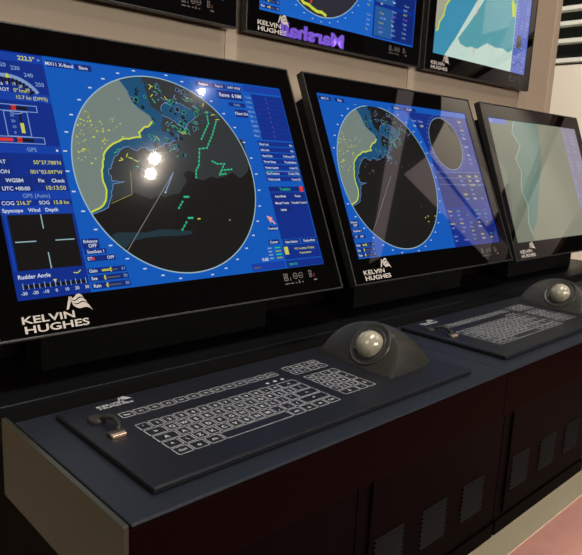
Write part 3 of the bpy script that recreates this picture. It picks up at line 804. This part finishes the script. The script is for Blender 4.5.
def trackball_pod(parent):
    u0, vc, a, b, th, zb = 0.428, 0.124, 0.073, 0.077, math.radians(52), 0.008
    ct, st = math.cos(th), math.sin(th)
    bm = bmesh.new(); N = 40; K = 14
    def arch(s, k=1.0):
        return Vector((u0 + k * b * (math.sin(s) ** 0.9) * ct, vc + a * math.cos(s) * k, zb + k * b * (math.sin(s) ** 0.9) * st))
    def foot(s):
        return Vector((u0 + 0.136 * math.sin(s) ** 0.5, vc + (a + 0.001) * math.copysign(abs(math.cos(s)) ** 0.55, math.cos(s)), zb))
    rows = []
    for i in range(N + 1):
        s = PI * i / N
        A = arch(s); F = foot(s); row = []
        out = (F - A); ctrl = Vector((A.x + 0.50 * out.x, A.y + 0.70 * out.y, zb + (A.z - zb) * 0.90))
        for j in range(K + 1):
            t = j / K
            row.append(bm.verts.new((1 - t) ** 2 * A + 2 * t * (1 - t) * ctrl + t * t * F))
        rows.append(row)
    for i in range(N):
        for j in range(K):
            try: bm.faces.new((rows[i][j], rows[i + 1][j], rows[i + 1][j + 1], rows[i][j + 1]))
            except ValueError: pass
    # front face, very slightly inset behind a rounded lip
    lip = [bm.verts.new(arch(PI * i / N) * 1.0 + Vector((0.0022 * st, 0, -0.0022 * ct)) * 0.0 + (Vector((u0 + 0.03 * ct, vc, zb + 0.03 * st)) - arch(PI * i / N)) * 0.085 + Vector((-st, 0, ct)) * 0.0016) for i in range(N + 1)]
    for i in range(N):
        bm.faces.new((rows[i][0], lip[i], lip[i + 1], rows[i + 1][0]))
    bm.faces.new(lip)
    bm.faces.new((rows[0][0], rows[N][0], lip[N], lip[0]))
    bmesh.ops.remove_doubles(bm, verts=bm.verts, dist=2e-5)
    pod = finish('trackball_housing', bm, M_pod, parent, smooth=math.radians(40))
    nrm = Vector((-st, 0, ct)); cen = Vector((u0 + 0.039 * ct, vc - 0.012, zb + 0.039 * st)) + nrm * 0.0012
    e1 = Vector((0, 1, 0)); e2 = Vector((ct, 0, st))
    # collar ring: a turned profile round the ball
    bm = bmesh.new(); prof = [(0.0362, -0.001), (0.0358, 0.0020), (0.0345, 0.0028), (0.0330, 0.0020), (0.0275, 0.0002), (0.0262, 0.0012), (0.0245, 0.0004), (0.0225, -0.004)]
    n = 56; R = []
    for rr, hh in prof:
        R.append([bm.verts.new(cen + rr * (math.cos(2 * PI * i / n) * e1 + math.sin(2 * PI * i / n) * e2) + hh * nrm) for i in range(n)])
    for A, C in zip(R, R[1:]):
        for i in range(n): bm.faces.new((A[i], A[(i + 1) % n], C[(i + 1) % n], C[i]))
    finish('trackball_collar', bm, M_pod, pod, smooth=math.radians(60))
    bm = bmesh.new(); bmesh.ops.create_uvsphere(bm, u_segments=40, v_segments=24, radius=0.0222)
    bmesh.ops.translate(bm, verts=bm.verts, vec=cen + nrm * 0.0005)
    o = finish('trackball', bm, M_ball, pod, smooth=PI); o['label'] = 'pearly cream trackball'
    return pod

def operator_keyboard(label):
    r = thing('keyboard_panel', label, 'keyboard', (0.0486, 0.0295, 0.0), group='flush keyboards with trackballs')
    finish('panel', B((0, 0.5654, 0, 0.2187, 0.0004, 0.008)), M_panel, r, bevel=0.0020)
    x0 = 0.0545
    # function row
    fw = 0.0193
    for i, t in enumerate(["Esc"] + ["F%d" % n for n in range(1, 13)]):
        key(r, x0 + i * fw, 0.1560, fw - 0.0004, 0.0170, t, 0.0042)
    P = 0.01690; RH = 0.0189
    rows = [
        (0.1145, [("`", 1)] + [(c, 1) for c in "1234567890-="] + [("<", 2)]),
        (0.1145 - RH, [(">", 1.5)] + [(c, 1) for c in "QWERTYUIOP[]"] + [("\\", 1.5)]),
        (0.1145 - 2 * RH, [("A", 1.75)] + [(c, 1) for c in "ASDFGHJKL;'"] + [("<-", 2.25)]),
        (0.1145 - 3 * RH, [("^", 1.25)] + [(c, 1) for c in "\\ZXCVBNM,./"] + [("^", 2.75)]),
        (0.1145 - 4 * RH, [("Ctrl", 1.25), ("o", 1.25), ("Alt", 1.25), ("", 6.25), ("Alt", 1.25), ("o", 1.25), ("=", 1.25), ("Ctrl", 1.25)]),
    ]
    for v, ks in rows:
        u = x0
        for t, w in ks:
            key(r, u, v, w * P, RH, t, 0.0042 if len(t) > 1 else 0.0062)
            u += w * P
    # indicator marks above the right end of the main block
    S = Sheet(y0=-KEYZ)
    for i in range(3): S.disc((0.268 + i * 0.014, 0.1420), 0.0028, M_print, n=12)
    flat(S.build('indicator', r))
    for j in range(2):
        for i in range(4):
            key(r, 0.3235 + i * 0.0176, 0.1605 - j * 0.0185, 0.0176, 0.0170, ("I", "H", "^", "D", "E", "<", "v", ">")[j * 4 + i], 0.0055)
    np = [["N", "/", "*", "-"], ["7", "8", "9", ""], ["4", "5", "6", "+"], ["1", "2", "3", ""]]
    for j in range(4):
        for i in range(4):
            if np[j][i] == "": continue
            tall = (j, i) == (2, 3)
            key(r, 0.3255 + i * 0.0166, 0.1150 - j * 0.0170, 0.0166, 0.0170 * (2 if tall else 1), np[j][i], 0.0055)
    key(r, 0.3255, 0.0470, 0.0332, 0.0170, "0", 0.0055); key(r, 0.3587, 0.0470, 0.0166, 0.0170, ".", 0.0055); key(r, 0.3753, 0.0470, 0.0166, 0.0340, "E", 0.0055)
    S = Sheet(y0=-KEYZ)
    maker_logo(S, 0.0450, 0.1945, 0.52, M_print)
    flat(S.build('logo', r))
    trackball_pod(r)
    # socket with its rubber cap hanging on a strap
    bm = bmesh.new()
    box(bm, 0.0195, 0.0365, 0.1150, 0.1210, 0.0078, 0.0118)
    sk = finish('usb_socket', bm, M_brass, r, bevel=0.0008); sk['label'] = 'bright metal socket'
    bm = bmesh.new(); cyl(bm, (0.0280, 0.1700, 0.0082), (0.0280, 0.1700, 0.0125), 0.0105, 0.0095, 24)
    cp = finish('rubber_cap', bm, M_cap, r, bevel=0.0008, smooth=math.radians(40))
    bm = bmesh.new(); tube(bm, [(0.030, 0.163, 0.0120), (0.0345, 0.158, 0.0160), (0.0375, 0.148, 0.0175), (0.0380, 0.138, 0.0150), (0.0350, 0.130, 0.0130), (0.031, 0.1250, 0.0115)], 0.0030, 10)
    finish('cap_strap', bm, M_cap, cp, smooth=PI)
    bm = bmesh.new(); box(bm, 0.0180, 0.0390, 0.1215, 0.1280, 0.0079, 0.0125)
    finish('cap_hinge', bm, M_cap, cp, bevel=0.0015)
    return r
kb = operator_keyboard('large keyboard panel with pearl trackball nearest the camera')
k2 = copy_tree(kb); k2.location.x += PITCH; k2['label'] = 'keyboard panel on the second desk section, behind the nearest trackball'
k3 = copy_tree(kb); k3.location.x += 2 * PITCH; k3['label'] = 'keyboard panel on the farthest desk section, behind the second trackball at the right edge'

# ------------------------------------------------------------------ displays
SCR1 = (0.030, 0.048, 0.600, 0.405)
d1 = display_unit('radar_display', 'large tilted radar display at left with round chart picture and instrument column', (0.0218, 0.3418, 0.0769), 0.4244, -0.0011, 0.6296, 0.4462, radar_screen_full, SCR1, group='tilted displays along the console')
d2 = display_unit('radar_display', 'tilted radar display in the middle with a second small round picture', (0.6949, 0.3404, 0.0755), 0.4135, 0.0018, 0.6296, 0.4462, radar_screen_wide, (0.026, 0.050, 0.598, 0.407), group='tilted displays along the console', logo_scale=0.95)
d3 = display_unit('chart_display', 'tilted display at right showing a pale washed-out sea chart', (1.3683, 0.3491, 0.0669), 0.3692, -0.0038, 0.6296, 0.4462, chart_screen_pale, (0.028, 0.047, 0.600, 0.408), group='tilted displays along the console', logo_scale=0.95)
display_unit('wall_display', 'wall-mounted display at top left, cut off to its black lower edge', (0.0178, 0.702, 0.586), 0, 0, 0.6435, 0.457, lambda r: wall_radar_screen(r, 21), (0.034, 0.048, 0.612, 0.409), house=False, group='displays on the beige wall')
display_unit('wall_display', 'wall-mounted blue radar display with a purple sign reflected in its lower edge', (0.6927, 0.702, 0.586), 0, 0, 0.6435, 0.457, lambda r: wall_radar_screen(r, 5), (0.034, 0.048, 0.612, 0.409), house=False, group='displays on the beige wall')
display_unit('wall_display', 'wall-mounted display at upper right with a cyan sea chart', (1.3677, 0.702, 0.586), 0, 0, 0.6435, 0.457, wall_chart_screen, (0.036, 0.048, 0.608, 0.409), house=False, group='displays on the beige wall')
# steel feet that carry the tilted displays on the shelf behind the desk
for k, d in enumerate((d1, d2, d3)):
    bm = B((0.10, 0.525, 0.412, 0.470, -ZF + 0.0006, -ZF + 0.118))
    x, y, z = d.location
    bm2 = bm
    bmesh.ops.translate(bm2, verts=bm2.verts, vec=(k * PITCH, 0, ZF))
    inv = (Matrix.Translation(d.location) @ d.rotation_euler.to_matrix().to_4x4()).inverted()
    bmesh.ops.transform(bm2, matrix=inv, verts=bm2.verts)
    finish('mounting_foot', bm2, M_gap, d, bevel=0.002)

# ------------------------------------------------------------------ setting
WX1 = 2.235
struct('wall_back', B((-1.6, WX1, WALL_Y, WALL_Y + 0.06, ZF, 2.10)), M_wall)
for i, x in enumerate((-0.015, 0.660, 1.335, 2.010)):
    struct('trim_%d' % (i + 1), B((x, x + 0.033, WALL_Y - 0.0022, WALL_Y - 0.0002, 0.002, 2.10)), M_wallstrip, bevel=0.0008)
struct('trim_5', B((WX1 + 0.0005, WX1 + 0.045, WALL_Y - 0.004, WALL_Y + 0.066, ZF, 2.10)), M_wallstrip, bevel=0.004)
struct('floor', B((-6, 16, -9, 6, ZF - 0.1, ZF - 0.004)), M_carpet)
struct('trim_6', B((-6, 16, 0.235, 6, ZF - 0.0039, ZF)), M_floor)

# ------------------------------------------------------------------ camera
cam = bpy.data.cameras.new('camera'); co = bpy.data.objects.new('camera', cam); COL.objects.link(co)
CR = Vector((0.72458529, -0.68756554, 0.04722054)); CU = Vector((0.09960224, 0.17226941, 0.98000135)); CF = Vector((0.68194982, 0.70539129, -0.19330695))
m4 = Matrix((( CR.x, CU.x, -CF.x, -0.2448465), (CR.y, CU.y, -CF.y, -0.44605509), (CR.z, CU.z, -CF.z, 0.32397279), (0, 0, 0, 1)))
co.matrix_world = m4
cam.sensor_fit = 'HORIZONTAL'; cam.sensor_width = 36.0; cam.lens = 633.336 / 582 * 36.0
cam.clip_start = 0.02
cam.dof.use_dof = True; cam.dof.focus_distance = 0.97; cam.dof.aperture_fstop = 20.0
SC.camera = co
# ------------------------------------------------------------------ background beyond the end of the wall
BX = 2.62
struct('wall_right', B((BX + 0.30, BX + 0.36, WALL_Y - 1.0 + 1.05, 3.0, ZF, 2.1)), M_cream)
r = thing('shelf_rack', 'white rack with dark gaps between its shelves, beyond the end of the beige wall', 'rack', (BX + 0.12, 0.86, ZF))
oy = 0.86
finish('back_panel', B((0.02, 0.03, -0.075, 0.16, -ZF + 0.78, -ZF + 1.30)), M_shelfback, r)
for z in (0.793, 0.878, 0.953, 1.018, 1.09, 1.16):
    finish('shelf', B((-0.03, 0.018, -0.075, 0.16, -ZF + z - 0.009, -ZF + z + 0.009)), M_white, r, bevel=0.001)
finish('side_panel', B((-0.032, 0.032, -0.100, -0.0755, -ZF + 0.7705, -ZF + 1.30)), M_white, r)
finish('lower_front', B((-0.03, 0.03, -0.16, 0.16, 0.0, -ZF + 0.770)), M_cream, r)

# ------------------------------------------------------------------ hall beyond the camera: ceiling, opposite stand, lit sign, lamps and added fills
struct('ceiling', B((-7, 16, -9, 6, 3.60, 3.66)), M_ceil)
# cream fascia of the stand across the aisle
A = Vector((3.79, 0.02)); Dv = Vector((0.7495, -0.6620))
def fascia(z0, z1, u0, u1, m, name, t=0.06):
    n = Vector((0.6620, 0.7495))
    bm = bmesh.new()
    P = [A + Dv * u0, A + Dv * u1, A + Dv * u1 + n * t, A + Dv * u0 + n * t]
    lo = [bm.verts.new((p.x, p.y, z0)) for p in P]; hi = [bm.verts.new((p.x, p.y, z1)) for p in P]
    bm.faces.new(lo[::-1]); bm.faces.new(hi)
    for i in range(4): bm.faces.new((lo[i], lo[(i + 1) % 4], hi[(i + 1) % 4], hi[i]))
    struct(name, bm, m)
fascia(1.28, 2.45, -0.1, 1.5, M_cream, 'wall_opposite')
fascia(0.75, 1.18, -0.1, 5.0, M_cream, 'trim_7')
def upright(P0, P1, z0, z1, m, name, off0=0.061, off1=0.10):
    d = (P1 - P0).normalized(); n = Vector((-d.y, d.x)); bm = bmesh.new()
    P = [P0 + n * off0, P1 + n * off0, P1 + n * off1, P0 + n * off1]
    lo = [bm.verts.new((p.x, p.y, z0)) for p in P]; hi = [bm.verts.new((p.x, p.y, z1)) for p in P]
    bm.faces.new(lo[::-1]); bm.faces.new(hi)
    for i in range(4): bm.faces.new((lo[i], lo[(i + 1) % 4], hi[(i + 1) % 4], hi[i]))
    struct(name, bm, m)
upright(A + Dv * -0.1, A + Dv * 1.5, ZF, 2.45, M_gap, 'wall_opposite_rear')
fascia(1.28, 1.50, 1.505, 5.0, M_cream, 'trim_10')
upright(A + Dv * 1.5, A + Dv * 5.0, ZF, 1.50, M_gap, 'trim_8')
upright(Vector((4.98, -1.0)), Vector((5.16, -1.39)), 1.46, 2.42, M_cream, 'trim_9', 0.0, 0.05)

# lit purple sign on a dark board behind the camera, seen mirrored in the wall display
r = thing('illuminated_sign', 'purple lit lettering seen mirrored in the lower edge of the blue wall display', 'sign', (4.20, -2.62, ZF))
finish('sign_board', B((-0.75, 0.75, -0.03, 0.0, 0.0, -ZF + 1.75)), M_gap, r)
M_sign = lamp_mat('purple_neon', (150, 105, 255), 12.0)
S = Sheet(y0=0.004)
S.text("Marshall", 0.0, 0.0, 0.118, M_sign, width=0.86, bold=0.045)
o = S.build('sign_lettering', r)
o.data.transform(Matrix.Translation((0.45, 0, -ZF + 1.362)) @ Matrix.Rotation(PI, 4, 'Z') @ Matrix.Translation((0, -0.008, 0)))

# round spot lamps hanging from the ceiling above the aisle
M_lampbody = mat('lamp_body', (30, 30, 30), rough=0.4)
M_lens = lamp_mat('lamp_lens', (255, 236, 205), 55.0)
def spot_lamp(x, y, z, aim, label, power, rl=0.027):
    r = thing('spot_lamp', label, 'lamp', (x, y, z), group='spot lamps over the aisle')
    d = (Vector(aim) - Vector((x, y, z))).normalized()
    bm = bmesh.new(); cyl(bm, -d * 0.14, -d * 0.002, rl * 0.95, rl * 1.2, 24); finish('lamp_housing', bm, M_lampbody, r, smooth=math.radians(40))
    bm = bmesh.new(); cyl(bm, -d * 0.002, d * 0.002, rl, rl, 24); finish('lamp_lens', bm, M_lens, r)
    bm = bmesh.new(); cyl(bm, -d * 0.12, (-d.x * 0.12, -d.y * 0.12, 3.60 - z), 0.008, 0.008, 10); finish('hanging_rod', bm, M_lampbody, r)
    L = bpy.data.lights.new('spot', 'SPOT'); L.energy = power; L.spot_size = math.radians(95); L.spot_blend = 0.8; L.shadow_soft_size = rl; L.color = (1.0, 0.86, 0.70)
    lo = bpy.data.objects.new('spot', L); COL.objects.link(lo)
    lo.location = Vector((x, y, z)) + d * 0.02; lo.rotation_euler = d.to_track_quat('-Z', 'Y').to_euler()
spot_lamp(1.88, -1.30, 2.20, (0.9, 0.4, 0.2), 'spot lamp hanging over the aisle, nearer of the close pair', 22)
spot_lamp(1.90, -1.43, 2.20, (1.2, 0.4, 0.2), 'spot lamp hanging over the aisle, farther of the close pair', 22)
spot_lamp(1.97, -0.77, 2.20, (1.4, 0.5, 0.4), 'spot lamp hanging over the front edge of the desk, apart from the pair', 8, 0.011)
spot_lamp(3.96, -3.45, 2.20, (4.2, -2.6, 0.6), 'spot lamp hanging behind the purple sign', 8, 0.02)

def area(name, loc, aim, sx, sy, power, col, spread=180):
    L = bpy.data.lights.new(name, 'AREA'); L.shape = 'RECTANGLE'; L.size = sx; L.size_y = sy; L.energy = power; L.color = col; L.spread = math.radians(spread)
    o = bpy.data.objects.new(name, L); COL.objects.link(o); o.location = loc
    o.rotation_euler = (Vector(aim) - Vector(loc)).to_track_quat('-Z', 'Y').to_euler()
area('hall_light_left', (-3.2, -0.6, 2.2), (0, 0.2, 0), 1.6, 1.6, 38, (1.0, 0.95, 0.78))
area('hall_light_over', (0.7, -0.50, 3.4), (0.6, 0.74, 0.55), 2.0, 0.7, 34, (1.0, 0.93, 0.85), 120)
area('fill_front', (0.5, -2.7, 0.9), (0.9, 0.74, 0.75), 1.8, 0.4, 30, (1.0, 0.93, 0.83), 120)  # unseen fill added behind the camera to light the wall evenly
area('fill_rear', (0.9, 2.0, 3.0), (2.7, 0.9, 0.6), 1.0, 1.0, 34, (1.0, 0.95, 0.88), 140)  # fill added behind the wall to brighten the cream rack front
def fill_spot(name, loc, aim, cone, power):
    L = bpy.data.lights.new(name, 'SPOT'); L.energy = power; L.spot_size = math.radians(cone); L.spot_blend = 0.6; L.shadow_soft_size = 0.03; L.color = (1.0, 0.94, 0.86)
    lo = bpy.data.objects.new(name, L); COL.objects.link(lo); lo.location = loc
    lo.rotation_euler = (Vector(aim) - Vector(loc)).to_track_quat('-Z', 'Y').to_euler()
fill_spot('fascia_fill', (3.1, -0.70, 2.95), (5.0, -1.1, 1.8), 70, 300)  # unseen spot added only to brighten the opposite fascia
area('fill_low', (2.6, -2.6, 0.6), (1.8, 0.2, ZF), 0.5, 0.5, 5, (1.0, 0.94, 0.84), 60)  # unseen low fill added to brighten the floor under the desk edge
area('wall_fill', (0.1, -1.1, 3.4), (0.3, 0.74, 0.6), 1.2, 0.5, 6, (1.0, 0.92, 0.83), 90)  # weak overhead fill added to lift the wall tone
# linear ceiling lights of the hall, seen mirrored in the second display
M_strip = lamp_mat('strip_diffuser', (255, 232, 226), 0.55)
def strip_light(P0, P1, w, label):
    P0 = Vector(P0); P1 = Vector(P1); d = (P1 - P0)
    r = thing('strip_light', label, 'ceiling light', ((P0.x + P1.x) / 2, (P0.y + P1.y) / 2, 3.60), (0, 0, math.atan2(d.y, d.x)), group='linear ceiling lights of the hall')
    l = d.length / 2
    finish('light_housing', B((-l, l, -w / 2, w / 2, -0.10, -0.001)), M_lampbody, r)
    finish('diffuser', B((-l + .02, l - .02, -w / 2 + .01, w / 2 - .01, -0.104, -0.1005)), M_strip, r)
strip_light((5.55, -1.10), (8.45, -4.90), 0.26, 'linear ceiling light mirrored as a pale upright streak in the second display')
strip_light((7.19, -2.58), (13.2, -5.30), 0.40, 'linear ceiling light mirrored as a pale slanting streak in the second display')

w = bpy.data.worlds.new('hall'); SC.world = w; w.use_nodes = True
bg = w.node_tree.nodes['Background']; bg.inputs['Color'].default_value = (0.9, 0.93, 1.0, 1); bg.inputs['Strength'].default_value = 0.02
SC.view_settings.view_transform = 'Standard'; SC.view_settings.look = 'None'; SC.view_settings.exposure = 0.0; SC.view_settings.gamma = 1.0
SC.view_settings.use_curve_mapping = False
